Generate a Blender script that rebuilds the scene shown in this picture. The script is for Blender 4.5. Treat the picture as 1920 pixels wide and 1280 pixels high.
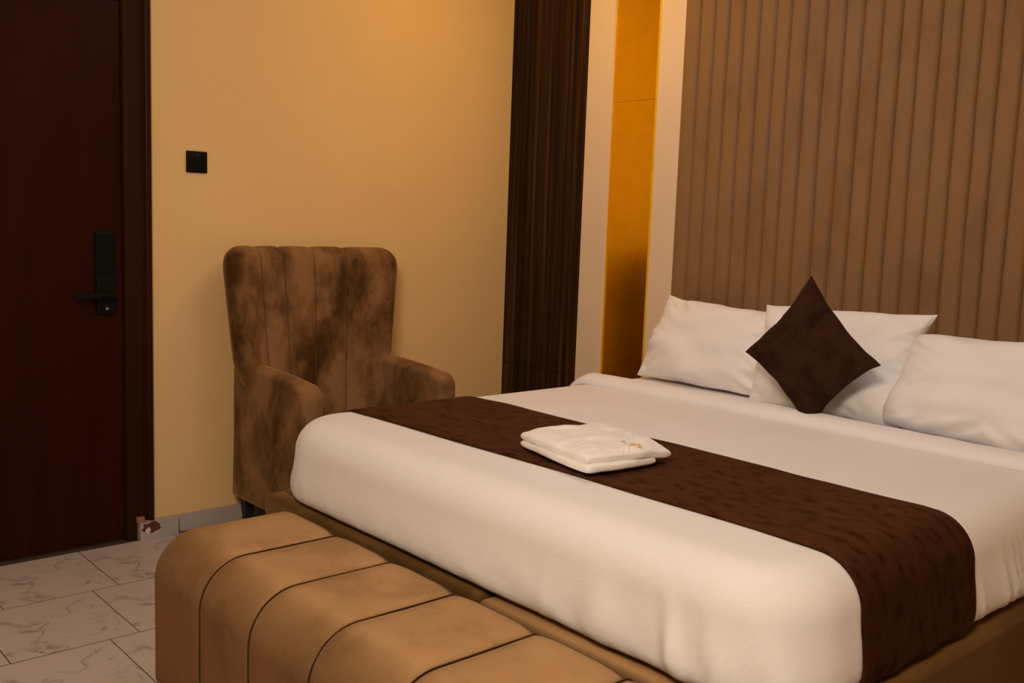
import bpy, bmesh, math, random
from mathutils import Vector, Matrix, noise

# ------------------------------------------------------------------ reset
for o in list(bpy.data.objects):
    bpy.data.objects.remove(o, do_unlink=True)
SC = bpy.context.scene
COL = SC.collection
R = math.radians
random.seed(7)

# ------------------------------------------------------------------ camera
# room corner = origin, X along the headboard wall, -Y towards the viewer, Z up
CAM = Vector((3.897, -3.426, 1.33))
def cam_matrix(yaw, pitch, roll):
    f = Vector((math.cos(pitch)*math.cos(yaw), math.cos(pitch)*math.sin(yaw), -math.sin(pitch)))
    r = f.cross(Vector((0, 0, 1))).normalized()
    d = f.cross(r)
    r2 = math.cos(roll)*r + math.sin(roll)*d
    d2 = -math.sin(roll)*r + math.cos(roll)*d
    m = Matrix.Identity(4)
    for i in range(3):
        m[i][0] = r2[i]; m[i][1] = -d2[i]; m[i][2] = -f[i]; m[i][3] = CAM[i]
    return m
cd = bpy.data.cameras.new('camera')
cd.sensor_width = 36.0
cd.lens = 1850/1920*36
cam = bpy.data.objects.new('camera', cd)
cam.matrix_world = cam_matrix(R(138.25), R(6.85), R(-2.06))
COL.objects.link(cam)
SC.camera = cam

# ------------------------------------------------------------------ world, lights, exposure
w = bpy.data.worlds.new('world'); SC.world = w; w.use_nodes = True
w.node_tree.nodes['Background'].inputs[0].default_value = (1.0, 0.75, 0.5, 1)
w.node_tree.nodes['Background'].inputs[1].default_value = 0.02
SC.view_settings.view_transform = 'Standard'
SC.view_settings.look = 'None'
SC.view_settings.gamma = 1.0
SC.view_settings.use_curve_mapping = False
SC.view_settings.exposure = 0.0

def area(name, loc, target, sx, sy, power, color, spread=180):
    l = bpy.data.lights.new(name, 'AREA')
    l.shape = 'RECTANGLE'; l.size = sx; l.size_y = sy; l.energy = power; l.color = color
    l.spread = R(spread)
    o = bpy.data.objects.new(name, l); COL.objects.link(o)
    o.location = loc
    o.rotation_euler = (Vector(target) - Vector(loc)).to_track_quat('-Z', 'Y').to_euler()
    return o
# warm ceiling panel near the viewer, whiter ceiling panel over the bed, amber cove strip over the door wall
area('ceiling_light', (3.6, -3.8, 2.72), (1.6, -1.7, 0.5), 0.8, 0.8, 114, (1.0, 0.80, 0.595))
area('bed_ceiling_light', (1.9, -1.15, 2.74), (1.85, -1.1, 0), 0.7, 0.7, 7.0, (1.0, 0.88, 0.98))
area('cove_light', (0.80, -0.60, 2.74), (0.10, -0.50, 0.2), 0.2, 1.0, 11.0, (1.0, 0.55, 0.09))

# ------------------------------------------------------------------ materials
def nt(name):
    m = bpy.data.materials.new(name); m.use_nodes = True
    t = m.node_tree
    return m, t, t.nodes['Principled BSDF'], t.nodes, t.links
def ramp(n, l, src, stops):
    r = n.new('ShaderNodeValToRGB')
    e = r.color_ramp.elements
    while len(e) < len(stops): e.new(0.5)
    for k, (p, c) in enumerate(stops):
        e[k].position = p; e[k].color = (*c, 1) if len(c) == 3 else c
    l.new(src, r.inputs[0])
    return r
def tex(n, l, coord='Object', scale=(1, 1, 1), rot=(0, 0, 0)):
    tc = n.new('ShaderNodeTexCoord'); mp = n.new('ShaderNodeMapping')
    mp.inputs['Scale'].default_value = scale; mp.inputs['Rotation'].default_value = rot
    l.new(tc.outputs[coord], mp.inputs[0])
    return mp.outputs[0]
def noi(n, l, vec, scale, detail=4, rough=0.55, dist=0):
    t = n.new('ShaderNodeTexNoise')
    t.inputs['Scale'].default_value = scale; t.inputs['Detail'].default_value = detail
    t.inputs['Roughness'].default_value = rough; t.inputs['Distortion'].default_value = dist
    l.new(vec, t.inputs['Vector'])
    return t.outputs['Fac']
def bump(n, l, h, b, strength, dist):
    k = n.new('ShaderNodeBump'); k.inputs['Strength'].default_value = strength
    k.inputs['Distance'].default_value = dist
    l.new(h, k.inputs['Height']); l.new(k.outputs[0], b.inputs['Normal'])
def plain(name, c, rough=0.5, metal=0.0, spec=0.5):
    m, t, b, n, l = nt(name)
    v = tex(n, l); f = noi(n, l, v, 9, 3)
    r = ramp(n, l, f, [(0.3, [x*0.93 for x in c]), (0.7, [min(1, x*1.05) for x in c])])
    l.new(r.outputs[0], b.inputs['Base Color'])
    b.inputs['Roughness'].default_value = rough; b.inputs['Metallic'].default_value = metal
    b.inputs['Specular IOR Level'].default_value = spec
    return m
def velvet(name, dark, mid, light, scale=5.0, sheen=0.5, tint=(1, .8, .6), stretch=(1, 1, 1), spread=(0.40, 0.5, 0.62), srough=0.4, nap=0.0):
    """pile fabric: brushed patches where the nap lies differently, bright at grazing angles"""
    m, t, b, n, l = nt(name)
    v = tex(n, l, 'Object', stretch)
    a = noi(n, l, v, scale, 3, 0.5, 0.3)
    f = noi(n, l, v, scale*5, 5, 0.7, 0.5)
    mx = n.new('ShaderNodeMath'); mx.operation = 'MULTIPLY_ADD'
    l.new(f, mx.inputs[0]); mx.inputs[1].default_value = 0.35; l.new(a, mx.inputs[2])
    sb = n.new('ShaderNodeMath'); sb.operation = 'SUBTRACT'
    l.new(mx.outputs[0], sb.inputs[0]); sb.inputs[1].default_value = 0.175
    r = ramp(n, l, sb.outputs[0], [(spread[0], dark), (spread[1], mid), (spread[2], light)])
    l.new(r.outputs[0], b.inputs['Base Color'])
    b.inputs['Roughness'].default_value = 0.95
    b.inputs['Specular IOR Level'].default_value = 0.05
    b.inputs['Sheen Weight'].default_value = sheen
    b.inputs['Sheen Roughness'].default_value = srough
    b.inputs['Sheen Tint'].default_value = (*tint, 1)
    h = noi(n, l, tex(n, l), 350, 2)
    bump(n, l, h, b, 0.25, 0.002)
    if nap:
        # the pile is brushed downwards, so upright faces look a little towards the floor
        g = n.new('ShaderNodeNewGeometry'); ad = n.new('ShaderNodeVectorMath'); ad.operation = 'ADD'
        ad.inputs[1].default_value = (0, 0, -nap)
        no = n.new('ShaderNodeVectorMath'); no.operation = 'NORMALIZE'
        l.new(g.outputs['Normal'], ad.inputs[0]); l.new(ad.outputs[0], no.inputs[0])
        bk = [k for k in n if k.type == 'BUMP'][0]
        l.new(no.outputs[0], bk.inputs['Normal'])
    return m
def linen(name, c, crease=0.25):
    m, t, b, n, l = nt(name)
    v = tex(n, l, 'Object', (1, 1, 1))
    f = noi(n, l, v, 3, 4)
    r = ramp(n, l, f, [(0.3, [x*0.96 for x in c]), (0.7, c)])
    l.new(r.outputs[0], b.inputs['Base Color'])
    b.inputs['Roughness'].default_value = 0.75
    b.inputs['Specular IOR Level'].default_value = 0.25
    b.inputs['Sheen Weight'].default_value = 0.15
    h1 = noi(n, l, tex(n, l, 'Object', (1, 1, 1), (0.3, 0.5, 0.4)), 9, 4, 0.55, 0.15)
    h2 = noi(n, l, v, 420, 2)
    mx = n.new('ShaderNodeMath'); mx.operation = 'MULTIPLY_ADD'
    l.new(h2, mx.inputs[0]); mx.inputs[1].default_value = 0.04; l.new(h1, mx.inputs[2])
    # thin pinched crease lines
    h3 = noi(n, l, tex(n, l, 'Object', (0.7, 1, 1.6), (0.2, 0.6, 0.3)), 13, 3, 0.5, 0.4)
    s3 = n.new('ShaderNodeMath'); s3.operation = 'SUBTRACT'; l.new(h3, s3.inputs[0]); s3.inputs[1].default_value = 0.5
    a3 = n.new('ShaderNodeMath'); a3.operation = 'ABSOLUTE'; l.new(s3.outputs[0], a3.inputs[0])
    c3 = ramp(n, l, a3.outputs[0], [(0.0, (1, 1, 1)), (0.035, (0, 0, 0))])
    m3 = n.new('ShaderNodeMath'); m3.operation = 'MULTIPLY_ADD'
    l.new(c3.outputs[0], m3.inputs[0]); m3.inputs[1].default_value = 0.07; l.new(mx.outputs[0], m3.inputs[2])
    mx = m3
    bump(n, l, mx.outputs[0], b, crease, 0.012)
    return m
def wall_paint(name, c):
    m, t, b, n, l = nt(name)
    v = tex(n, l)
    f = noi(n, l, v, 1.3, 4)
    r = ramp(n, l, f, [(0.3, [x*0.96 for x in c]), (0.7, [min(1, x*1.02) for x in c])])
    l.new(r.outputs[0], b.inputs['Base Color'])
    b.inputs['Roughness'].default_value = 0.55; b.inputs['Specular IOR Level'].default_value = 0.3
    bump(n, l, noi(n, l, v, 60, 3), b, 0.08, 0.003)
    return m
def wood(name, cols, scale=(26, 26, 0.7), rough=0.45, spec=0.4, coat=0.0, detail=7):
    m, t, b, n, l = nt(name)
    v = tex(n, l, 'Object', scale)
    a = noi(n, l, v, 1.6, detail, 0.62, 0.25)
    k = len(cols)
    r = ramp(n, l, a, [(0.3+0.4*i/(k-1), c) for i, c in enumerate(cols)])
    l.new(r.outputs[0], b.inputs['Base Color'])
    b.inputs['Roughness'].default_value = rough
    b.inputs['Specular IOR Level'].default_value = spec
    b.inputs['Coat Weight'].default_value = coat; b.inputs['Coat Roughness'].default_value = 0.12
    bump(n, l, a, b, 0.12, 0.002)
    return m
def marble(name):
    m, t, b, n, l = nt(name)
    v = tex(n, l, 'Object', (1, 1, 1))
    # thin veins where a distorted noise crosses its middle value, broken up by a second noise
    a = noi(n, l, v, 5.0, 5, 0.55, 0.9)
    s = n.new('ShaderNodeMath'); s.operation = 'SUBTRACT'; l.new(a, s.inputs[0]); s.inputs[1].default_value = 0.5
    ab = n.new('ShaderNodeMath'); ab.operation = 'ABSOLUTE'; l.new(s.outputs[0], ab.inputs[0])
    vein = ramp(n, l, ab.outputs[0], [(0.0, (1, 1, 1)), (0.010, (0.4, 0.4, 0.4)), (0.030, (0, 0, 0))])
    k = noi(n, l, v, 7.0, 3)
    mask = ramp(n, l, k, [(0.46, (0, 0, 0)), (0.58, (1, 1, 1))])
    mu = n.new('ShaderNodeMath'); mu.operation = 'MULTIPLY'
    l.new(vein.outputs[0], mu.inputs[0]); l.new(mask.outputs[0], mu.inputs[1])
    mix = n.new('ShaderNodeMix'); mix.data_type = 'RGBA'
    mix.inputs['A'].default_value = (0.50, 0.44, 0.42, 1); mix.inputs['B'].default_value = (0.20, 0.185, 0.185, 1)
    l.new(mu.outputs[0], mix.inputs['Factor'])
    l.new(mix.outputs['Result'], b.inputs['Base Color'])
    b.inputs['Roughness'].default_value = 0.35; b.inputs['Specular IOR Level'].default_value = 0.25
    return m
def gold_sheet(name):
    m, t, b, n, l = nt(name)
    v = tex(n, l, 'Object')
    f = noi(n, l, v, 14, 4, 0.6)
    r = ramp(n, l, f, [(0.3, (0.86, 0.50, 0.012)), (0.75, (0.95, 0.58, 0.016))])
    l.new(r.outputs[0], b.inputs['Base Color'])
    b.inputs['Metallic'].default_value = 1.0; b.inputs['Roughness'].default_value = 0.22
    bump(n, l, noi(n, l, tex(n, l, 'Object', (1, 1, 0.5)), 7, 3), b, 0.05, 0.01)
    return m

M = {}
M['wall'] = wall_paint('cream wall paint', (0.76, 0.53, 0.258))
M['ceil'] = wall_paint('white ceiling paint', (0.75, 0.70, 0.62))
M['white'] = wall_paint('white strip paint', (0.74, 0.60, 0.46))
M['wood'] = wood('dark wood laminate', [(0.004, 0.0016, 0.0007), (0.016, 0.0065, 0.0026), (0.038, 0.0155, 0.0062), (0.105, 0.047, 0.020)], (26, 26, 0.4), 0.5, 0.12)
M['door'] = wood('mahogany door', [(0.020, 0.003, 0.0008), (0.026, 0.004, 0.001), (0.034, 0.005, 0.0015)], (6, 6, 0.6), 0.42, 0.10, 0.0)
M['frame'] = wood('dark door frame', [(0.026, 0.0085, 0.003), (0.034, 0.011, 0.004)], (8, 8, 0.6), 0.45, 0.06)
M['raw'] = plain('bare wood block', (0.30, 0.14, 0.09), 0.6)
M['smear'] = plain('dried red varnish', (0.10, 0.025, 0.02), 0.5)
M['flake'] = plain('chipped pale tile', (0.62, 0.52, 0.50), 0.6)
M['gold'] = gold_sheet('gold sheet')
M['goldedge'] = plain('polished gold edging', (0.95, 0.62, 0.03), 0.35, 0.5)
M['grout'] = plain('brown grout', (0.05, 0.03, 0.02), 0.9)
M['tile'] = marble('marbled floor tile')
M['skirt'] = plain('grey skirting tile', (0.40, 0.36, 0.33), 0.35)
M['black'] = plain('black plastic', (0.004, 0.004, 0.004), 0.4, 0.0, 0.12)
M['blackmetal'] = plain('black lock metal', (0.004, 0.005, 0.0045), 0.35, 0.0, 0.15)
M['chrome'] = plain('chrome', (0.8, 0.8, 0.8), 0.2, 1.0)
M['headboard'] = velvet('taupe velvet headboard', (0.215, 0.124, 0.059), (0.238, 0.139, 0.067), (0.25, 0.147, 0.072), 7, 0.22, (.95, .75, .55), (1, 1, 0.5), (0.34, 0.46, 0.66))
M['bench'] = velvet('tan velvet bench', (0.315, 0.182, 0.081), (0.385, 0.226, 0.103), (0.415, 0.246, 0.115), 5, 0.12, (1.0, .70, .42), (1, 1, 0.6), (0.36, 0.48, 0.66), nap=0.75)
M['base'] = velvet('brown velvet bed base', (0.100, 0.052, 0.014), (0.125, 0.066, 0.019), (0.145, 0.078, 0.024), 4, 0.30, (.80, .50, .27), nap=0.45)
M['chair'] = velvet('dark brown velvet chair', (0.064, 0.030, 0.0095), (0.140, 0.072, 0.027), (0.25, 0.138, 0.061), 5, 0.45, (.75, .48, .25), (1, 1, 0.6), (0.38, 0.49, 0.63))
M['runner'] = velvet('dark chocolate velvet', (0.032, 0.0105, 0.0042), (0.060, 0.0215, 0.0088), (0.074, 0.0275, 0.0118), 20, 0.04, (.8, .45, .28), (1, 1.7, 1), (0.33, 0.45, 0.66), nap=0.5)
M['cushion'] = velvet('chocolate velvet cushion', (0.022, 0.0085, 0.0045), (0.031, 0.0125, 0.0068), (0.038, 0.016, 0.0092), 10, 0.08, (.8, .5, .35))
M['seam'] = plain('dark seam thread', (0.060, 0.030, 0.013), 0.9, 0.0, 0.05)
M['sheet'] = linen('white cotton sheet', (0.80, 0.80, 0.83), 0.16)
M['pillow'] = linen('white cotton pillowcase', (0.82, 0.82, 0.85), 0.3)
M['terry'] = linen('white terry cloth', (0.86, 0.85, 0.85), 0.45)
M['logo'] = plain('gold embroidery', (0.62, 0.38, 0.10), 0.6)
M['darkleg'] = plain('black chair leg', (0.008, 0.007, 0.006), 0.5)

# ------------------------------------------------------------------ helpers
def obj(name, bm, mat, parent=None, smooth=False, kind=None):
    me = bpy.data.meshes.new(name)
    bmesh.ops.recalc_face_normals(bm, faces=bm.faces)
    bm.to_mesh(me); bm.free()
    if smooth:
        for p in me.polygons: p.use_smooth = True
    me.materials.append(mat)
    o = bpy.data.objects.new(name, me); COL.objects.link(o)
    if parent: o.parent = parent
    if kind: o['kind'] = kind
    return o
def empty(name, loc=(0, 0, 0)):
    o = bpy.data.objects.new(name, None); COL.objects.link(o); o.location = loc
    o.empty_display_size = 0.1
    return o
def tag(o, label, cat, group=None):
    o['label'] = label; o['category'] = cat
    if group: o['group'] = group
    return o
def under(o, parent):
    """parent o, whose mesh is in world space, under a moved empty"""
    o.parent = parent
    o.matrix_parent_inverse = Matrix.Translation(-Vector(parent.location))
    return o
def add_box(bm, x0, x1, y0, y1, z0, z1, bev=0.0, seg=2):
    r = bmesh.ops.create_cube(bm, size=1.0)
    vs = r['verts']
    bmesh.ops.scale(bm, verts=vs, vec=(x1-x0, y1-y0, z1-z0))
    bmesh.ops.translate(bm, verts=vs, vec=((x0+x1)/2, (y0+y1)/2, (z0+z1)/2))
    if bev > 0:
        es = list({e for v in vs for e in v.link_edges})
        bmesh.ops.bevel(bm, geom=es, offset=bev, segments=seg, profile=0.5, affect='EDGES')
def box(name, b, mat, parent=None, bev=0.0, kind=None, seg=2, smooth=False):
    bm = bmesh.new(); add_box(bm, *b, bev=bev, seg=seg)
    o = obj(name, bm, mat, None, smooth, kind)
    if parent: under(o, parent)
    return o
def grid_mesh(bm, rows, close_u=False):
    """rows: list of equally long lists of points"""
    V = [[bm.verts.new(p) for p in r] for r in rows]
    nu = len(rows[0])
    for i in range(len(rows)-1):
        for j in range(nu if close_u else nu-1):
            k = (j+1) % nu
            bm.faces.new((V[i][j], V[i][k], V[i+1][k], V[i+1][j]))
    return V
def tube(bm, pts, r, n=6, cap=True):
    pts = [Vector(p) for p in pts]
    rows = []
    for i, p in enumerate(pts):
        t = (pts[min(i+1, len(pts)-1)] - pts[max(i-1, 0)]).normalized()
        a = t.cross(Vector((0.31, 0.52, 0.79))).normalized(); b = t.cross(a)
        rows.append([p + r*(math.cos(2*math.pi*k/n)*a + math.sin(2*math.pi*k/n)*b) for k in range(n)])
    V = grid_mesh(bm, rows, True)
    if cap:
        bm.faces.new(V[0]); bm.faces.new(V[-1])
def smooth01(t):
    t = max(0.0, min(1.0, t)); return t*t*(3-2*t)

# ------------------------------------------------------------------ room shell
XR, YF, ZC = 5.3, -5.6, 2.78
floor = box('floor', (-0.02, XR, YF, 0.02, -0.08, -0.0012), M['grout'], kind='structure')
# floor tiles 0.436 x 0.378 laid with a stepped bond
TX, TY, OFF = 0.4362, 0.3780, 0.0931
X1 = (-2.583+2.93)*1.33 + 0.0; Y1 = (0.926-2.576)*1.33
bm = bmesh.new(); add_box(bm, -TX/2+0.0032, TX/2-0.0032, -TY/2+0.0018, TY/2-0.0018, -0.01, 0.0)
tile_me = None
for r in range(-1, 12):
    xa = X1 + (r-1)*TX
    if xa + TX > XR + 0.02 or xa < -0.05: continue
    base = Y1 - r*OFF
    for k in range(-12, 10):
        yb = base + k*TY
        if yb > 0.35 or yb - TY < YF: continue
        if yb > 0.01: continue
        if tile_me is None:
            t = obj('tile', bm, M['tile'], floor); tile_me = t.data
        else:
            t = bpy.data.objects.new('tile', tile_me); COL.objects.link(t); t.parent = floor
        t.location = (xa+TX/2, yb-TY/2, 0)

# door opening in the left wall
DY1, DY0, DZ = -1.93, -2.93, 2.15
bm = bmesh.new()
add_box(bm, -0.16, 0, DY1, 0.16, -0.08, ZC)
add_box(bm, -0.16, 0, YF-0.1, DY0, -0.08, ZC)
add_box(bm, -0.16, 0, DY0, DY1, DZ, ZC)
obj('wall_left', bm, M['wall'], kind='structure')
box('wall_back', (0, XR+0.16, 0, 0.16, -0.08, ZC), M['wall'], kind='structure')
box('wall_right', (XR, XR+0.16, YF, 0, -0.08, ZC), M['wall'], kind='structure')
box('wall_front', (-0.16, XR+0.16, YF-0.16, YF, -0.08, ZC), M['wall'], kind='structure')
box('ceiling', (-0.16, XR+0.16, YF-0.16, 0.16, ZC, ZC+0.1), M['ceil'], kind='structure')

# skirting along the left wall, tile by tile
sk = empty('baseboard_left', (0, -1.0, 0)); sk['kind'] = 'structure'
ys = [-1.958, -1.797, -1.42, -1.04, -0.66, -0.28, -0.03]
for a, b in zip(ys[:-1], ys[1:]):
    box('tile', (-0.002 if a > -1.9 else 0.0, 0.014 if a > -1.9 else 0.043, a+0.001, b-0.001, 0.0, 0.074), M['skirt'], sk, 0.0012)

# ------------------------------------------------------------------ door
dr = empty('door_1', (0.0, -2.43, 0.0)); dr['kind'] = 'structure'
dr['label'] = 'dark mahogany door with black electronic lock in a brown frame'
leaf = box('door_leaf', (-0.055, -0.008, -2.84, -2.000, 0.004, 2.112), M['door'], dr, 0.002)
# frame profile (x, y) of the right jamb: rebate, flat face, groove, outer bead
def jamb(sign, yc):
    prof = [(-0.16, 0.0), (-0.006, 0.0), (0.010, 0.004), (0.012, 0.012), (0.012, 0.066), (0.008, 0.072), (0.008, 0.078), (0.020, 0.083), (0.024, 0.090), (0.024, 0.104), (0.0, 0.106), (-0.16, 0.106)]
    return [(x, yc + sign*y) for x, y in prof]
for sgn, yc in ((1, -1.997), (-1, -2.845)):
    bm = bmesh.new()
    rows = []
    for z in (0.0, 2.22):
        rows.append([(x, y, z) for x, y in jamb(sgn, yc)])
    V = grid_mesh(bm, rows, True); bm.faces.new(V[0]); bm.faces.new(V[1])
    under(obj('jamb', bm, M['frame']), dr)
bm = bmesh.new()
add_box(bm, -0.16, 0.012, -2.845, -1.997, 2.116, 2.19)
add_box(bm, -0.05, 0.024, -2.95, -1.892, 2.19, 2.222)
under(obj('head_jamb', bm, M['frame']), dr)
under(box('wood_block', (0.020, 0.040, -1.966, -1.936, 0.074, 0.098), M['raw'], None, 0.002), dr)
# lock
bm = bmesh.new(); add_box(bm, -0.009, 0.014, -2.104, -2.034, 0.923, 1.242, 0.004, 3)
lock = under(obj('lock_plate', bm, M['blackmetal']), dr)
def sub(o, parent):
    o.parent = parent            # the part itself already sits in world space
    return o
sub(box('reader_panel', (0.013, 0.018, -2.098, -2.040, 1.075, 1.236), M['black'], None, 0.002), lock)
bm = bmesh.new()
tube(bm, [(0.012, -2.066, 0.996), (0.03, -2.066, 0.996), (0.048, -2.066, 0.996)], 0.013, 14)
add_box(bm, 0.044, 0.060, -2.200, -2.048, 0.986, 1.008, 0.005, 3)
sub(obj('lever', bm, M['blackmetal'], None, False), lock)
bm = bmesh.new(); tube(bm, [(0.012, -2.068, 0.945), (0.019, -2.068, 0.945)], 0.0055, 12)
sub(obj('keyhole', bm, M['chrome']), lock)
# varnish run over the first skirting tile and the chip in it
def splat(name, y, z, sy, sz, x, mat, parent, seed):
    bm = bmesh.new(); n = 18; ring = []; rng = random.Random(seed)
    for k in range(n):
        a = 2*math.pi*k/n; q = 0.75+0.4*rng.random()
        ring.append((y+sy*q*math.cos(a), z+sz*q*math.sin(a)))
    f = [bm.verts.new((x+0.0012, p[0], p[1])) for p in ring]
    g = [bm.verts.new((x-0.001, y+(p[0]-y)*1.08, z+(p[1]-z)*1.08)) for p in ring]
    bm.faces.new(f)
    for k in range(n):
        bm.faces.new((f[k], f[(k+1) % n], g[(k+1) % n], g[k]))
    return under(obj(name, bm, mat), parent)
splat('varnish_smear', -1.912, 0.052, 0.038, 0.024, 0.043, M['smear'], sk, 3)
splat('chipped_spot', -1.926, 0.038, 0.010, 0.014, 0.0445, M['flake'], sk, 5)

# ------------------------------------------------------------------ cladding of the headboard wall
t1 = empty('trim_1', (0.275, 0, 0)); t1['kind'] = 'structure'; t1['label'] = 'dark brown wood grain wall panel in the room corner'
box('panel', (0.0, 0.547, -0.012, 0.0, 0.602, ZC), M['wood'], t1, 0.001)
box('panel', (0.0, 0.547, -0.012, 0.0, 0.0, 0.600), M['wood'], t1, 0.001)
box('trim_2', (0.549, 0.705, -0.020, 0.0, 0.0, ZC), M['white'], None, 0.0015, 'structure')
box('trim_3', (0.983, 1.135, -0.020, 0.0, 0.0, ZC), M['white'], None, 0.0015, 'structure')
t4 = empty('trim_4', (0.84, 0, 0)); t4['kind'] = 'structure'; t4['label'] = 'narrow mirror gold wall panel between two cream strips'
GJ = 1.897
box('gold_panel', (0.705, 0.980, -0.006, 0.0, 0.0, GJ-0.0008), M['gold'], t4)
box('gold_panel', (0.705, 0.980, -0.006, 0.0, GJ+0.0008, ZC), M['gold'], t4)
bm = bmesh.new(); add_box(bm, 0.974, 0.984, -0.024, -0.003, 0.0, ZC, 0.002, 2)
e = obj('trim_5', bm, M['goldedge'], kind='structure')

# ------------------------------------------------------------------ headboard
hb = empty('channel_headboard', (2.06, -0.02, 0.12))
tag(hb, 'tall taupe velvet headboard with vertical padded channels behind the bed', 'headboard')
edges = [1.128, 1.207, 1.280, 1.353, 1.428, 1.505, 1.579, 1.648, 1.719, 1.803, 1.878, 1.952, 2.030, 2.104, 2.172, 2.244, 2.316, 2.387, 2.456, 2.524, 2.594, 2.668, 2.742, 2.816, 2.890, 2.964]
under(box('backing', (1.120, 2.972, -0.022, -0.0005, 0.12, 2.74), M['headboard'], hb, 0.002), hb)
def wob(i, z):
    if i in (0, len(edges)-1): return 0
    return 0.006*(noise.noise(Vector((i*3.7, z*0.9, 0.3)))) + 0.002*noise.noise(Vector((i*5.1, z*4, 1.3)))
NZ = 44
for i in range(len(edges)-1):
    bm = bmesh.new(); rows = []
    for k in range(NZ+1):
        z = 0.12 + 2.62*k/NZ
        a = edges[i] + wob(i, z); b = edges[i+1] + wob(i+1, z)
        dep = 0.020 + 0.003*noise.noise(Vector((i*1.9, z*2.0, 5.0)))
        row = []
        for j in range(11):
            u = -1 + 2*j/10
            x = (a+b)/2 + (b-a)/2*u*0.994
            y = -0.020 - dep*max(0.0, 1-abs(u)**4)**0.5
            row.append((x, y, z))
        row.append((a+(b-a)*0.997, -0.019, z)); row.insert(0, (a+(b-a)*0.003, -0.019, z))
        rows.append(row)
    V = grid_mesh(bm, rows)
    bm.faces.new(V[0]); bm.faces.new(V[-1])
    under(obj('channel', bm, M['headboard'], None, True), hb)

# ------------------------------------------------------------------ bed base
BX0, BX1, BY0, BY1 = 1.088, 3.0, -1.945, -0.06       # mattress outline
ZB, ZT = 0.450, 0.70
bb = empty('platform_bed', (2.03, -1.0, 0.0))
tag(bb, 'low brown velvet upholstered platform bed under the white mattress', 'bed')
def rbox(name, b, mat, parent, bev, seg=4):
    return box(name, b, mat, parent, bev, None, seg, True)
rbox('side_rail', (1.058, 1.13, -1.90, -0.06, 0.06, 0.436), M['base'], bb, 0.02)
rbox('side_rail', (2.945, 3.025, -1.90, -0.06, 0.06, 0.436), M['base'], bb, 0.02)
rbox('foot_rail', (1.058, 2.150, -1.945, -1.875, 0.06, 0.436), M['base'], bb, 0.02)
rbox('foot_rail', (2.152, 3.025, -1.958, -1.875, 0.06, 0.432), M['bench'], bb, 0.022)
box('slat_deck', (1.10, 2.95, -1.89, -0.06, 0.30, 0.430), M['base'], bb, 0.004)
for lx in (1.12, 2.94):
    for ly in (-1.84, -0.14):
        bm = bmesh.new(); tube(bm, [(lx, ly, 0.0), (lx, ly, 0.062)], 0.03, 12)
        under(obj('leg', bm, M['darkleg']), bb)

# ------------------------------------------------------------------ mattress, sheet
RC = 0.20
def ring_pts(d, n_front=260, n_side=240, n_c=12, x0=BX0, x1=BX1, y0=BY0, y1=BY1, rc=RC, rcb=0.06):
    """rounded rectangle inset by d, starting front left, going right; returns (point, outward normal)"""
    out = []
    def corner(cx, cy, r, a0, a1):
        for k in range(n_c):
            a = a0 + (a1-a0)*k/n_c
            nrm = (math.cos(a), math.sin(a))
            out.append(((cx+max(r-d, 0.0)*nrm[0], cy+max(r-d, 0.0)*nrm[1]), nrm))
    def rr(r): return max(r, d)
    rf, rb = rr(rc), rr(rcb)
    def line(p, q, nrm, n):
        for k in range(n):
            t = k/n; out.append(((p[0]+(q[0]-p[0])*t, p[1]+(q[1]-p[1])*t), nrm))
    line((x0+rf, y0+d), (x1-rf, y0+d), (0, -1), n_front)
    corner(x1-rf, y0+rf, rf, -math.pi/2, 0)
    line((x1-d, y0+rf), (x1-d, y1-rb), (1, 0), n_side)
    corner(x1-rb, y1-rb, rb, 0, math.pi/2)
    line((x1-rb, y1-d), (x0+rb, y1-d), (0, 1), n_front)
    corner(x0+rb, y1-rb, rb, math.pi/2, math.pi)
    line((x0+d, y1-rb), (x0+d, y0+rf), (-1, 0), n_side)
    corner(x0+rf, y0+rf, rf, math.pi, 1.5*math.pi)
    return out
ER = 0.100
SL = 0.012                                            # the sides lean outwards towards the bottom
PROFILE = [(0.05, ZB-0.012), (0.030, ZB-0.006), (0.014, ZB+0.002), (0.005, ZB+0.012), (0.001, ZB+0.026), (0.0, ZB+0.045), (0.002, ZB+0.07), (0.005, ZB+0.095), (0.009, ZB+0.12), (SL, ZT-ER)]
for k in range(1, 13):
    a = math.pi/2*k/12
    PROFILE.append((SL+ER-ER*math.cos(a), ZT-ER+ER*math.sin(a)))
RUN0, RUN1 = -1.705, -1.195
def drape(x, y, z, nrm):
    """outward push of the hanging cloth: folds near the bottom, none under the runner"""
    low = smooth01((ZT-0.05-z)/0.19)
    tuck = smooth01((ZB+0.11-z)/0.10)
    p = 0.0
    if nrm[1] < -0.3:                       # foot end
        right = smooth01((x-2.25)/0.45)
        s = x + 0.9*(z-0.45)*(x-2.45)
        f = math.sin(s*40+1.9*math.sin(s*11))*0.5 + 0.5
        p += 0.024*right*low*(f**3.0) - 0.006*right*low
        p += 0.004*low*noise.noise(Vector((x*3.2, z*3, 2.0)))
        left = smooth01((1.36-x)/0.2)
        p += 0.010*left*tuck*math.sin(x*110+z*30)
        p += 0.006*tuck*noise.noise(Vector((x*7+z*16, z*6, 4.0))) + 0.005*tuck*noise.noise(Vector((x*24+z*40, z*12, 8.0)))
    elif nrm[0] > 0.5 and y > RUN1:         # right hand side behind the runner
        e = smooth01((y-RUN1)/0.10)
        s = y + 0.30*(z-0.45)
        f = abs(math.sin(s*52+1.9*math.sin(s*21)))
        p += e*0.013*low*(1-f)**1.7
    elif nrm[0] < -0.5:
        p += 0.004*low*noise.noise(Vector((y*8, z*6, 7.0)))
    return p*(0.35+0.65*smooth01((z-ZB)/0.05))
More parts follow.
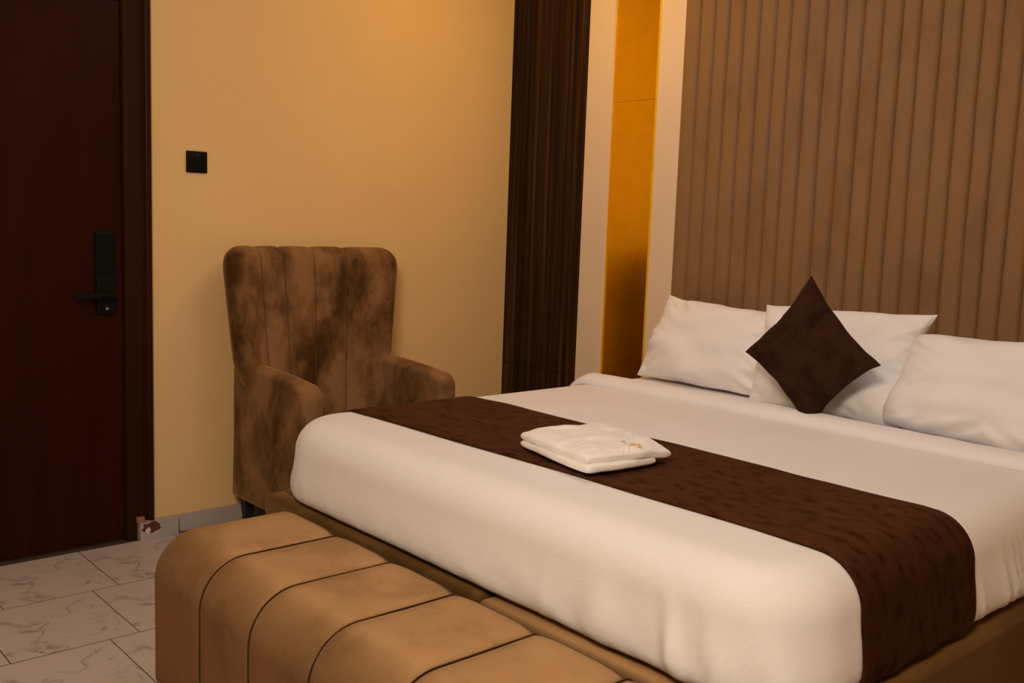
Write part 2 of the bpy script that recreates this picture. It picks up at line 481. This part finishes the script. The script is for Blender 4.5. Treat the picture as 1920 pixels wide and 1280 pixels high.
def top_z(x, y):
    return ZT + 0.006*math.sin(math.pi*(x-BX0)/(BX1-BX0)) + 0.003*noise.noise(Vector((x*2.2, y*2.2, 0.7)))
bm = bmesh.new(); rows = []
for d, z in PROFILE:
    row = []
    for (p, nr) in ring_pts(d):
        q = drape(p[0], p[1], z, nr)
        zz = z
        row.append((p[0]+nr[0]*q, p[1]+nr[1]*q, zz))
    rows.append(row)
half = (BY1-BY0)/2
for k in range(1, 15):
    d = ER+SL + (half-ER-SL-0.002)*k/14
    bl = smooth01(k/3)
    rows.append([(p[0], p[1], ZT + bl*(top_z(*p)-ZT)) for (p, nr) in ring_pts(d)])
V = grid_mesh(bm, rows, True)
bm.faces.new(V[0])
bm.faces.new(V[-1])
mat_o = tag(obj('mattress', bm, M['sheet'], None, True), 'thick mattress dressed in a smooth white sheet on the brown bed base', 'mattress')

# turned-back hem of the top sheet in front of the pillows
def roll_section(t, h, wd):
    return -wd/2 + wd*t, h*(math.sin(math.pi*min(1, t*1.02))**0.75)
bm = bmesh.new(); rows = []
NX = 120
for i in range(NX+1):
    u = i/NX
    s = -0.06 + (BX1-BX0+0.12)*u
    row = []
    for j in range(21):
        t = (j/20)**1.5
        yy = -0.535 + (-0.070 + 0.165*t) + 0.008*noise.noise(Vector((s*3, 0.4, 1.1)))
        pk = 0.34
        prof_h = math.sqrt(max(0.0, 1-((pk-t)/pk)**2)) if t < pk else 1-smooth01((t-pk)/(1-pk))
        h = 0.038*prof_h + 0.003*noise.noise(Vector((s*9, t*3, 2.2)))*prof_h
        if t in (0, 1): h = 0.0
        # follow the rounded long edges of the mattress
        dl = s; drr = (BX1-BX0)-s
        e = min(dl, drr)
        e = max(e, -0.06)
        if e < ER+SL:
            e -= SL*smooth01((e)/0.05) if e > 0 else 0
            ang = (ER-e)/ER
            drop = ER - math.sqrt(max(0.0, ER*ER-(min(ER, ER-e))**2)) if e > 0 else ER + (-e)*1.8
            nrm = min(1.0, ang)
            x = (BX0 + max(e, 0.0)) if dl < drr else (BX1 - max(e, 0.0))
            sg = -1 if dl < drr else 1
            x += sg*(h+0.006)*nrm
            z = ZT - drop + (h+0.006)*(1-0.6*nrm)
        else:
            x = BX0 + s; z = top_z(x, yy) + 0.003 + h
        row.append((x, yy, z))
    row.append((row[-1][0], row[-1][1]-0.002, row[-1][2]-0.006)); row.insert(0, (row[0][0], row[0][1]+0.002, row[0][2]-0.006))
    rows.append(row)
V = grid_mesh(bm, rows)
for i in range(NX):
    bm.faces.new((V[i][0], V[i+1][0], V[i+1][-1], V[i][-1]))
bm.faces.new(V[0]); bm.faces.new(V[-1])
hem = obj('sheet_hem', bm, M['sheet'], mat_o, True); hem['label'] = 'rolled back hem of the white sheet in front of the pillows'

# ------------------------------------------------------------------ runner
prof = []
for d, z in PROFILE[2:]:
    prof.append((d, z))
def runner_line():
    L = []
    for d, z in prof: L.append((BX0+d, z))
    n = 70
    xa, xb = BX0+ER+SL, BX1-ER-SL
    for k in range(1, n): L.append((xa+(xb-xa)*k/n, None))
    for d, z in reversed(prof): L.append((BX1-d, z))
    return L
L = runner_line()
bm = bmesh.new(); outer = []; inner = []
NY = 30
for j in range(NY+1):
    v = j/NY
    ro, ri = [], []
    for i, (x, z) in enumerate(L):
        y0 = RUN0 + 0.010*noise.noise(Vector((x*2.5, 0.2, 3.0))) + 0.018*smooth01((x-1.2)/1.7)
        y1 = RUN1 + 0.012*noise.noise(Vector((x*2.5, 0.8, 9.0)))
        y = y0 + (y1-y0)*v
        zz = z if z is not None else top_z(x, y)
        k0, k1 = max(i-1, 0), min(i+1, len(L)-1)
        za = L[k0][1] if L[k0][1] is not None else ZT+0.003
        zb = L[k1][1] if L[k1][1] is not None else ZT+0.003
        tx, tz = L[k1][0]-L[k0][0], zb-za
        ln = math.hypot(tx, tz) or 1
        nx, nz = -tz/ln, tx/ln
        if z is None: nx, nz = 0.0, 1.0
        hang = smooth01((ZT-0.1-zz)/0.2)
        push = 0.0075 + 0.002*noise.noise(Vector((x*7, y*7, zz*7))) + hang*0.006*(0.5+0.5*math.sin(y*42+zz*9))
        if v in (0.0, 1.0): push -= 0.003
        ro.append((x+nx*push, y, zz+nz*push))
        ri.append((x+nx*0.002, y, zz+nz*0.002))
    outer.append(ro); inner.append(ri)
Vo = grid_mesh(bm, outer); Vi = grid_mesh(bm, inner)
for A, B in ((Vo[0], Vi[0]), (Vo[-1], Vi[-1])):
    for i in range(len(L)-1): bm.faces.new((A[i], A[i+1], B[i+1], B[i]))
for c in (0, -1):
    for j in range(NY): bm.faces.new((Vo[j][c], Vo[j+1][c], Vi[j+1][c], Vi[j][c]))
tag(obj('bed_runner', bm, M['runner'], None, True), 'dark chocolate velvet bed runner laid across the foot of the bed', 'bed runner')

# ------------------------------------------------------------------ pillows
def soft_pad(name, c, mat, thick, pinch=0.05, n=56, seed=1, wrinkle=0.016, power=0.30, pp=6, wave=0.006, rnd=0.0, zmin=None):
    """c: corners bottom-left, bottom-right, top-right, top-left in world space; front faces the viewer"""
    c = [Vector(p) for p in c]
    ex = (c[1]-c[0]).normalized()
    nrm = (c[1]-c[0]).cross(c[3]-c[0]).normalized()
    if nrm.dot(CAM - c[0]) < 0: nrm = -nrm
    ey = (c[3]-c[0]).normalized()
    def mid(u, v):
        # edges drawn in between the corners; rnd rounds the corners off
        uu = u*(1-pinch*(1-abs(v)**pp)); vv = v*(1-pinch*(1-abs(u)**pp))
        k = 1-rnd*(u*u*v*v)**2
        uu *= k; vv *= k
        a, b = (uu+1)/2, (vv+1)/2
        q = c[0]*(1-a)*(1-b) + c[1]*a*(1-b) + c[2]*a*b + c[3]*(1-a)*b
        q = q + ey*wave*abs(v)**3*noise.noise(Vector((u*3.2+seed*5, v*1.5, 0.5)))*1.6
        q = q + ex*wave*abs(u)**3*noise.noise(Vector((u*1.5, v*3.2+seed*5, 2.5)))*1.6
        return q
    bm = bmesh.new(); F = []; B = []
    for i in range(n+1):
        v = math.sin(math.pi/2*(-1+2*i/n)); rf, rb = [], []
        for j in range(n+1):
            u = math.sin(math.pi/2*(-1+2*j/n))
            e = max(0.0, (1-u**2)*(1-v**2))
            eu = max(0.0, (1-u**4)*(1-v**4))
            t = thick*(0.55*e**0.5 + 0.45*eu**power)
            # soft creases: broad dents, diagonal pulls from the corners, gathers along the seams
            w1 = wrinkle*1.3*noise.noise(Vector((u*1.6+seed*7, v*2.0, seed)))
            dg = noise.noise(Vector(((u+v)*5.0+seed*3, (u-v)*1.2, seed+4)))
            dh = noise.noise(Vector(((u-v)*5.0+seed*3, (u+v)*1.2, seed+9)))
            rad = smooth01((max(abs(u), abs(v))-0.35)/0.5)
            w2 = wrinkle*0.75*rad*(dg if u*v < 0 else dh)
            al = u if abs(v) > abs(u) else v
            w3 = wrinkle*0.55*smooth01((max(abs(u), abs(v))-0.72)/0.2)*noise.noise(Vector((al*13+seed, seed*2.0, 1.0)))
            p = mid(u, v)
            if i in (0, n) or j in (0, n):
                q = p + nrm*wrinkle*0.8*noise.noise(Vector((u*4+seed, v*4, 3.3)))
                f_, b_ = q, q
            else:
                f_ = p + nrm*(t+(w1+w2+w3)*min(1, e*12)); b_ = p - nrm*(t*0.8)
            if zmin is not None:
                f_ = Vector((f_[0], f_[1], max(f_[2], zmin))); b_ = Vector((b_[0], b_[1], max(b_[2], zmin)))
            rf.append(f_); rb.append(b_)
        F.append(rf); B.append(rb)
    V = grid_mesh(bm, F)
    W = [[None]*(n+1) for _ in range(n+1)]
    for i in range(n+1):
        for j in range(n+1):
            W[i][j] = V[i][j] if (i in (0, n) or j in (0, n)) else bm.verts.new(B[i][j])
    for i in range(n):
        for j in range(n):
            bm.faces.new((W[i][j], W[i+1][j], W[i+1][j+1], W[i][j+1]))
    return obj(name, bm, mat, None, True)
ZP = ZT+0.014
G = 'white pillows leaning on the headboard'
tag(soft_pad('pillow', [(1.180, -0.285, 0.708), (1.845, -0.285, 0.702), (1.800, -0.150, 1.022), (1.222, -0.150, 1.045)], M['pillow'], 0.085, 0.045, seed=1, zmin=ZP),
    'white pillow at the far left end of the headboard beside the gold panel', 'pillow', G)
tag(soft_pad('pillow', [(1.80, -0.375, 0.698), (2.395, -0.375, 0.700), (2.405, -0.225, 1.082), (1.765, -0.235, 1.058)], M['pillow'], 0.080, 0.050, seed=2, zmin=ZP),
    'white pillow directly behind the dark brown diamond cushion', 'pillow', G)
tag(soft_pad('pillow', [(2.340, -0.430, 0.730), (2.99, -0.420, 0.690), (2.99, -0.300, 1.020), (2.405, -0.330, 1.030)], M['pillow'], 0.095, 0.015, seed=3, rnd=0.05, zmin=ZP),
    'white pillow at the right edge of the picture overlapping the middle pillow', 'pillow', G)
cu = soft_pad('cushion', [(2.165, -0.555, 0.690), (2.380, -0.520, 0.930), (2.038, -0.395, 1.190), (1.862, -0.505, 0.908)], M['cushion'], 0.062, 0.13, seed=5, wrinkle=0.004, pp=2, wave=0.003, power=0.5, zmin=0.730)
tag(cu, 'dark brown velvet scatter cushion standing on its corner against the pillows', 'cushion')

# ------------------------------------------------------------------ folded robe with gold stitching
rb = empty('folded_bathrobe', (2.10, -1.52, ZT+0.019))
tag(rb, 'folded white terry bathrobe with gold stitched emblem on the brown runner', 'bathrobe')
def slab(name, c, z0, h, mat, seed, wr=0.004, n=36, power=0.3, bulge=0.0, ridge=False):
    """flat soft layer over four plan corners"""
    c = [Vector((p[0], p[1], 0)) for p in c]
    bm = bmesh.new(); T = []; B = []
    def pos(u, v):
        a, b = (u+1)/2, (v+1)/2
        return c[0]*(1-a)*(1-b)+c[1]*a*(1-b)+c[2]*a*b+c[3]*(1-a)*b
    for i in range(n+1):
        v = math.sin(math.pi/2*(-1+2*i/n)); rt, rb_ = [], []
        for j in range(n+1):
            u = math.sin(math.pi/2*(-1+2*j/n))
            # round the plan corners
            k = 1-0.045*(u*u*v*v)
            p = pos(u*k, v*k)
            rim = max(abs(u), abs(v))**6
            p.x += 0.006*rim*noise.noise(Vector((p.x*14+seed*3, p.y*14, 0.2))); p.y += 0.006*rim*noise.noise(Vector((p.x*14, p.y*14+seed*3, 5.2)))
            e = max(0.0, (1-u**8)*(1-v**8))**power
            q = wr*noise.noise(Vector((p.x*17+seed, p.y*17, seed)))+wr*0.6*noise.noise(Vector((p.x*40+seed, p.y*30, seed+2)))
            if ridge:          # gathered folds of the belt running across
                wv = u+v-0.92+0.10*math.sin(2*(u-v))
                q += 0.0045*math.sin(wv*52)*math.exp(-(wv/0.13)**2)
            mid = z0+h*0.45
            if ridge: mid -= 0.009*smooth01((u+v-1.15)/0.8)
            rt.append((p.x, p.y, mid+(h*0.55+q+bulge*(1-u*u)*(1-v*v))*e)); rb_.append((p.x, p.y, mid-h*0.45*e))
        T.append(rt); B.append(rb_)
    V = grid_mesh(bm, T)
    W = [[V[i][j] if (i in (0, n) or j in (0, n)) else bm.verts.new(B[i][j]) for j in range(n+1)] for i in range(n+1)]
    for i in range(n):
        for j in range(n):
            bm.faces.new((W[i][j], W[i+1][j], W[i+1][j+1], W[i][j+1]))
    return obj(name, bm, mat, None, True)
ZR = ZT+0.019
PL, PB, PR, PT = (1.930, -1.640), (2.268, -1.712), (2.300, -1.415), (1.965, -1.335)
lerp = lambda a, b, t: (a[0]+(b[0]-a[0])*t, a[1]+(b[1]-a[1])*t)
under(slab('lower_fold', [lerp(PL, PB, 0.01), PB, lerp(PB, PR, 0.80), lerp(PT, PR, 0.1)], ZR, 0.030, M['terry'], 1, 0.004), rb)
up = under(slab('upper_fold', [PL, lerp(PB, PT, 0.035), PR, lerp(PT, PL, 0.03)], ZR+0.017, 0.036, M['terry'], 2, 0.006, n=90, bulge=0.004, ridge=True), rb)
# emblem: small gold strokes lying on the cloth
from mathutils.bvhtree import BVHTree
def cloth_height(objs):
    trees = [BVHTree.FromPolygons([v.co[:] for v in o.data.vertices], [p.vertices[:] for p in o.data.polygons]) for o in objs]
    def f(x, y):
        zs = [h[0].z for h in (t.ray_cast(Vector((x, y, 2)), Vector((0, 0, -1))) for t in trees) if h[0]]
        return max(zs) if zs else ZR+0.055
    return f
zc = cloth_height([up])
em0 = Vector((2.246, -1.533, ZR+0.0585)); eu = Vector((0.55, 0.84, 0)); ev = Vector((-0.66, 0.75, 0))
def stroke(a, b, wd=0.0017):
    bm = bmesh.new()
    p = em0+1.15*(eu*a[0]+ev*a[1]); q = em0+1.15*(eu*b[0]+ev*b[1])
    pts = [p.lerp(q, k/5) for k in range(6)]
    tube(bm, [(t_.x, t_.y, zc(t_.x, t_.y)+0.0006) for t_ in pts], wd, 6)
    sub(obj('emblem_stroke', bm, M['logo']), up)
for a, b in (((-0.019, 0.024), (-0.007, 0.024)), ((-0.019, 0.024), (-0.018, 0.014)),
             ((0.0, 0.016), (0.022, 0.014)), ((0.0, 0.016), (0.002, -0.010)), ((0.002, 0.002), (0.010, 0.001)), ((0.002, -0.010), (0.010, -0.011)),
             ((0.022, 0.014), (0.024, -0.014)), ((0.016, -0.015), (0.028, -0.016))):
    stroke(a, b)

# ------------------------------------------------------------------ bench at the foot of the bed
bn = empty('channel_bench', (2.1, -2.17, 0.0))
tag(bn, 'long tan velvet bench with curved channel seams at the foot of the bed', 'bench')
NB_Y0, NB_Y1, NB_Z0, NB_Z1 = -2.405, -1.965, 0.035, 0.452
sx = [1.285, 1.592, 1.858, 2.130, 2.415, 2.680, 2.945]
def bench_profile(n=14):
    """loop of (y, z, ny, nz) front bottom -> front top -> back top -> back bottom"""
    P = []; rf, rk = 0.13, 0.05
    for k in range(8): P.append((NB_Y0, NB_Z0+(NB_Z1-rf-NB_Z0)*k/8, -1, 0))
    for k in range(n+1):
        a = math.pi/2*k/n
        P.append((NB_Y0+rf-rf*math.cos(a), NB_Z1-rf+rf*math.sin(a), -math.cos(a), math.sin(a)))
    for k in range(1, 9):
        y = NB_Y0+rf+(NB_Y1-rk-NB_Y0-rf)*k/9
        P.append((y, NB_Z1, 0, 1))
    for k in range(9):
        a = math.pi/2*k/8
        P.append((NB_Y1-rk+rk*math.sin(a), NB_Z1-rk+rk*math.cos(a), math.sin(a), math.cos(a)))
    for k in range(1, 7): P.append((NB_Y1, NB_Z1-rk-(NB_Z1-rk-NB_Z0)*k/6, 1, 0))
    return P
BP = bench_profile()
for i in range(len(sx)-1):
    bm = bmesh.new(); rows = []
    nU = 20
    for j in range(nU+1):
        u = -1+2*j/nU
        lin = math.sin(math.pi/2*u)
        x = (sx[i]+sx[i+1])/2 + (sx[i+1]-sx[i])/2*lin*0.998
        def hump(u_, left_end):
            if left_end and u_ < 0: return max(0.0, 1-abs(u_)**7)**0.5
            return max(0.0, 1-abs(u_)**5)**0.55
        hf = hump(lin, i == 0)
        row = []
        for (y, z, ny, nz) in BP:
            amp = 0.009
            if ny > 0.3: amp = 0.028
            if i == 0 and lin < 0: amp = 0.028
            q = amp*(hf-1) + 0.002*noise.noise(Vector((x*6, y*6, z*6)))
            sag = -0.004*math.exp(-((y+2.0)/0.12)**2)*0
            row.append((x, y+ny*q, z+nz*q+sag))
        rows.append(row)
    V = grid_mesh(bm, rows)
    bm.faces.new(V[0]); bm.faces.new(V[-1])
    for j in range(nU): bm.faces.new((V[j][0], V[j][-1], V[j+1][-1], V[j+1][0]))
    chn = under(obj('channel', bm, M['bench'], None, True), bn)
    if i > 0:
        bm = bmesh.new()
        tube(bm, [(sx[i]+0.0015*noise.noise(Vector((k*0.35, i, 0))), y-ny*0.0055, z-nz*0.0055) for k, (y, z, ny, nz) in enumerate(BP)], 0.0017, 6)
        sub(obj('seam', bm, M['seam'], None, True), chn)
for lx in (1.36, 2.87):
    for ly in (-2.34, -2.03):
        bm = bmesh.new(); tube(bm, [(lx, ly, 0.0), (lx, ly, 0.036)], 0.022, 12)
        under(obj('leg', bm, M['darkleg']), bn)

# ------------------------------------------------------------------ armchair against the left wall
ch = empty('armchair', (0.38, -1.21, 0.0))
tag(ch, 'dark brown velvet armchair with channel tufted back against the cream wall', 'armchair')
CY0, CY1 = -1.580, -0.840
# back: five channels, fanning out towards the top, the outer two turned slightly forward
ztop = [1.150, 1.190, 1.198, 1.195, 1.195, 1.150]
fr_top = [-1.650, -1.500, -1.387, -1.237, -1.077, -0.812]
fr_bot = [-1.600, -1.475, -1.373, -1.256, -1.120, -0.915]
ZS = 0.40; ZSIDE = 0.62
def plan_x(y, yl, yr):
    s = (y-(yl+yr)/2)/((yr-yl)/2)
    return 0.045*abs(s)**2.5
NZC = 26
for i in range(5):
    bm = bmesh.new(); Fr = []; Bk = []
    nU = 14
    for j in range(nU+1):
        u = -1+2*j/nU; lin = math.sin(math.pi/2*u)
        rf, rbk = [], []
        for k in range(NZC+1):
            t = math.sin(math.pi/2*k/NZC)
            zs = ZSIDE if i == 0 else ZS
            tq = t; t = (zs-ZS + (1.198-zs)*t)/(1.198-ZS)
            yl = fr_bot[i]+(fr_top[i]-fr_bot[i])*t; yr = fr_bot[i+1]+(fr_top[i+1]-fr_bot[i+1])*t
            if i == 0: yl += 0.030*smooth01((0.735-(zs+(1.198-zs)*tq))/0.09)
            y = (yl+yr)/2+(yr-yl)/2*lin*0.998
            yL = fr_bot[0]+(fr_top[0]-fr_bot[0])*t; yR = fr_bot[5]+(fr_top[5]-fr_bot[5])*t
            t = tq
            hump = max(0.0, 1-abs(lin)**4)**0.55
            # scalloped top with rounded outer shoulders
            zt = 1.198 + 0.008*(hump-1)
            s = (y-(yL+yR)/2)/((yR-yL)/2)
            sh = max(0.0, abs(s)-0.80)/0.20
            zt -= 0.075*(1-math.sqrt(max(0.0, 1-min(1.0, sh)**2)))
            zs = ZSIDE if i == 0 else ZS
            z = zs + (zt-zs)*t
            tt = (z-ZS)/(1.2-ZS)
            xc = 0.185 - 0.085*tt + plan_x(y, yL, yR)
            th = 0.062
            edge = max(0.0, 1-(max(0.0, (z-(zt-0.06))/0.06))**2)**0.5
            end = 1.0
            if (i == 0 and lin < 0) or (i == 4 and lin > 0):
                end = max(0.02, 1-abs(lin)**6)**0.5
            xf = xc + th*edge*end*(0.70+0.30*hump)
            xb = xc - th*edge*end*0.95
            if abs(s) > 0.999: xf = xc+0.001; xb = xc-0.001
            rf.append((xf, y, z)); rbk.append((max(0.018, xb), y, z))
        Fr.append(rf); Bk.append(rbk)
    Vf = grid_mesh(bm, Fr); Vb = grid_mesh(bm, Bk)
    for k in range(NZC):
        for c in (0, -1):
            bm.faces.new((Vf[c][k], Vf[c][k+1], Vb[c][k+1], Vb[c][k]))
    for j in range(nU):
        for c in (0, -1):
            bm.faces.new((Vf[j][c], Vf[j+1][c], Vb[j+1][c], Vb[j][c]))
    bmesh.ops.remove_doubles(bm, verts=bm.verts, dist=0.0004)
    chn = under(obj('back_channel', bm, M['chair'], None, True), ch)
    if i > 0:
        bm = bmesh.new(); pts = []
        for k in range(25):
            t = k/24*0.985; y = fr_bot[i]+(fr_top[i]-fr_bot[i])*t; z = ZS+(1.188-ZS)*t
            yL = fr_bot[0]+(fr_top[0]-fr_bot[0])*t; yR = fr_bot[5]+(fr_top[5]-fr_bot[5])*t
            tt = (z-ZS)/(1.2-ZS)
            ed = max(0.0, 1-(max(0.0, (z-1.13)/0.06))**2)**0.5
            pts.append((0.185-0.085*tt+plan_x(y, yL, yR)+0.062*0.72*ed+0.0005, y, z))
        tube(bm, pts, 0.0022, 6)
        sub(obj('seam', bm, M['seam'], None, True), chn)
# arms: side panels with a padded top sloping gently to the front
def arm(y0, y1):
    bm = bmesh.new()
    x0, x1, zb = 0.075, 0.665, 0.135
    # outline in the x-z plane
    P = [(x0, zb), (x0, 0.40), (x0, 0.690)]
    for k in range(1, 15):
        t = k/14; P.append((x0+0.02+(0.600-x0-0.02)*t, 0.712+0.008*math.sin(math.pi*t)-0.022*t))
    for k in range(1, 10):
        a = math.pi/2*k/9; P.append((0.600+0.065*math.sin(a), 0.628+0.062*math.cos(a)))
    P += [(x1, 0.50), (x1-0.004, 0.36), (x1-0.010, 0.24), (x1-0.015, zb)]
    cx = sum(p[0] for p in P)/len(P); cz = sum(p[1] for p in P)/len(P)
    rows = []
    n = 16; r = 0.026; yc = (y0+y1)/2; hw = (y1-y0)/2
    secs = []
    for k in range(7):
        a = math.pi/2*k/6
        secs.append((-hw + r - r*math.cos(a) if False else -hw + r*(1-math.cos(a)), r*(1-math.sin(a))))
    secs2 = [(-o, ins) for o, ins in reversed(secs)]
    for o, ins in secs + [(-hw*0.3, -0.003), (0, -0.004), (hw*0.3, -0.003)] + secs2:
        row = []
        for idx, (x, z) in enumerate(P):
            p0 = P[idx-1]; p2 = P[(idx+1) % len(P)]
            tx, tz = p2[0]-p0[0], p2[1]-p0[1]; ln = math.hypot(tx, tz)
            nx, nz = -tz/ln, tx/ln
            row.append((x-nx*ins, yc+o, z-nz*ins))
        rows.append(row)
    V = grid_mesh(bm, rows, True)
    bm.faces.new(V[0]); bm.faces.new(V[-1])
    return under(obj('armrest', bm, M['chair'], None, True), ch)
arm(CY0, CY0+0.098)
arm(CY1-0.098, CY1)
rbox('seat_base', (0.10, 0.640, CY0+0.09, CY1-0.09, 0.140, 0.300), M['chair'], ch, 0.015)
rbox('seat_cushion', (0.16, 0.680, CY0+0.101, CY1-0.101, 0.298, 0.440), M['chair'], ch, 0.045)
rbox('back_lower_panel', (0.070, 0.150, CY0+0.06, CY1-0.06, 0.140, 0.520), M['chair'], ch, 0.02)
for lx in (0.115, 0.60):
    for ly in (CY0+0.055, CY1-0.055):
        bm = bmesh.new(); add_box(bm, lx-0.024, lx+0.024, ly-0.024, ly+0.024, 0.0, 0.145)
        for v in bm.verts:
            if v.co.z < 0.01:
                v.co.x = lx+(v.co.x-lx)*0.6; v.co.y = ly+(v.co.y-ly)*0.6
        under(obj('leg', bm, M['darkleg']), ch)

# ------------------------------------------------------------------ light switch
sw = empty('light_switch', (0.0, -1.700, 1.485))
tag(sw, 'square black wall switch on the cream wall beside the door', 'switch')
rbox('plate', (0.0, 0.010, -1.744, -1.656, 1.486, 1.572), M['black'], sw, 0.004, 3)
rbox('rocker', (0.008, 0.0135, -1.736, -1.664, 1.494, 1.564), M['black'], sw, 0.0025, 3)
bm = bmesh.new(); tube(bm, [(0.012, -1.700, 1.557), (0.0142, -1.700, 1.557)], 0.0016, 8)
under(obj('indicator', bm, M['chrome']), sw)
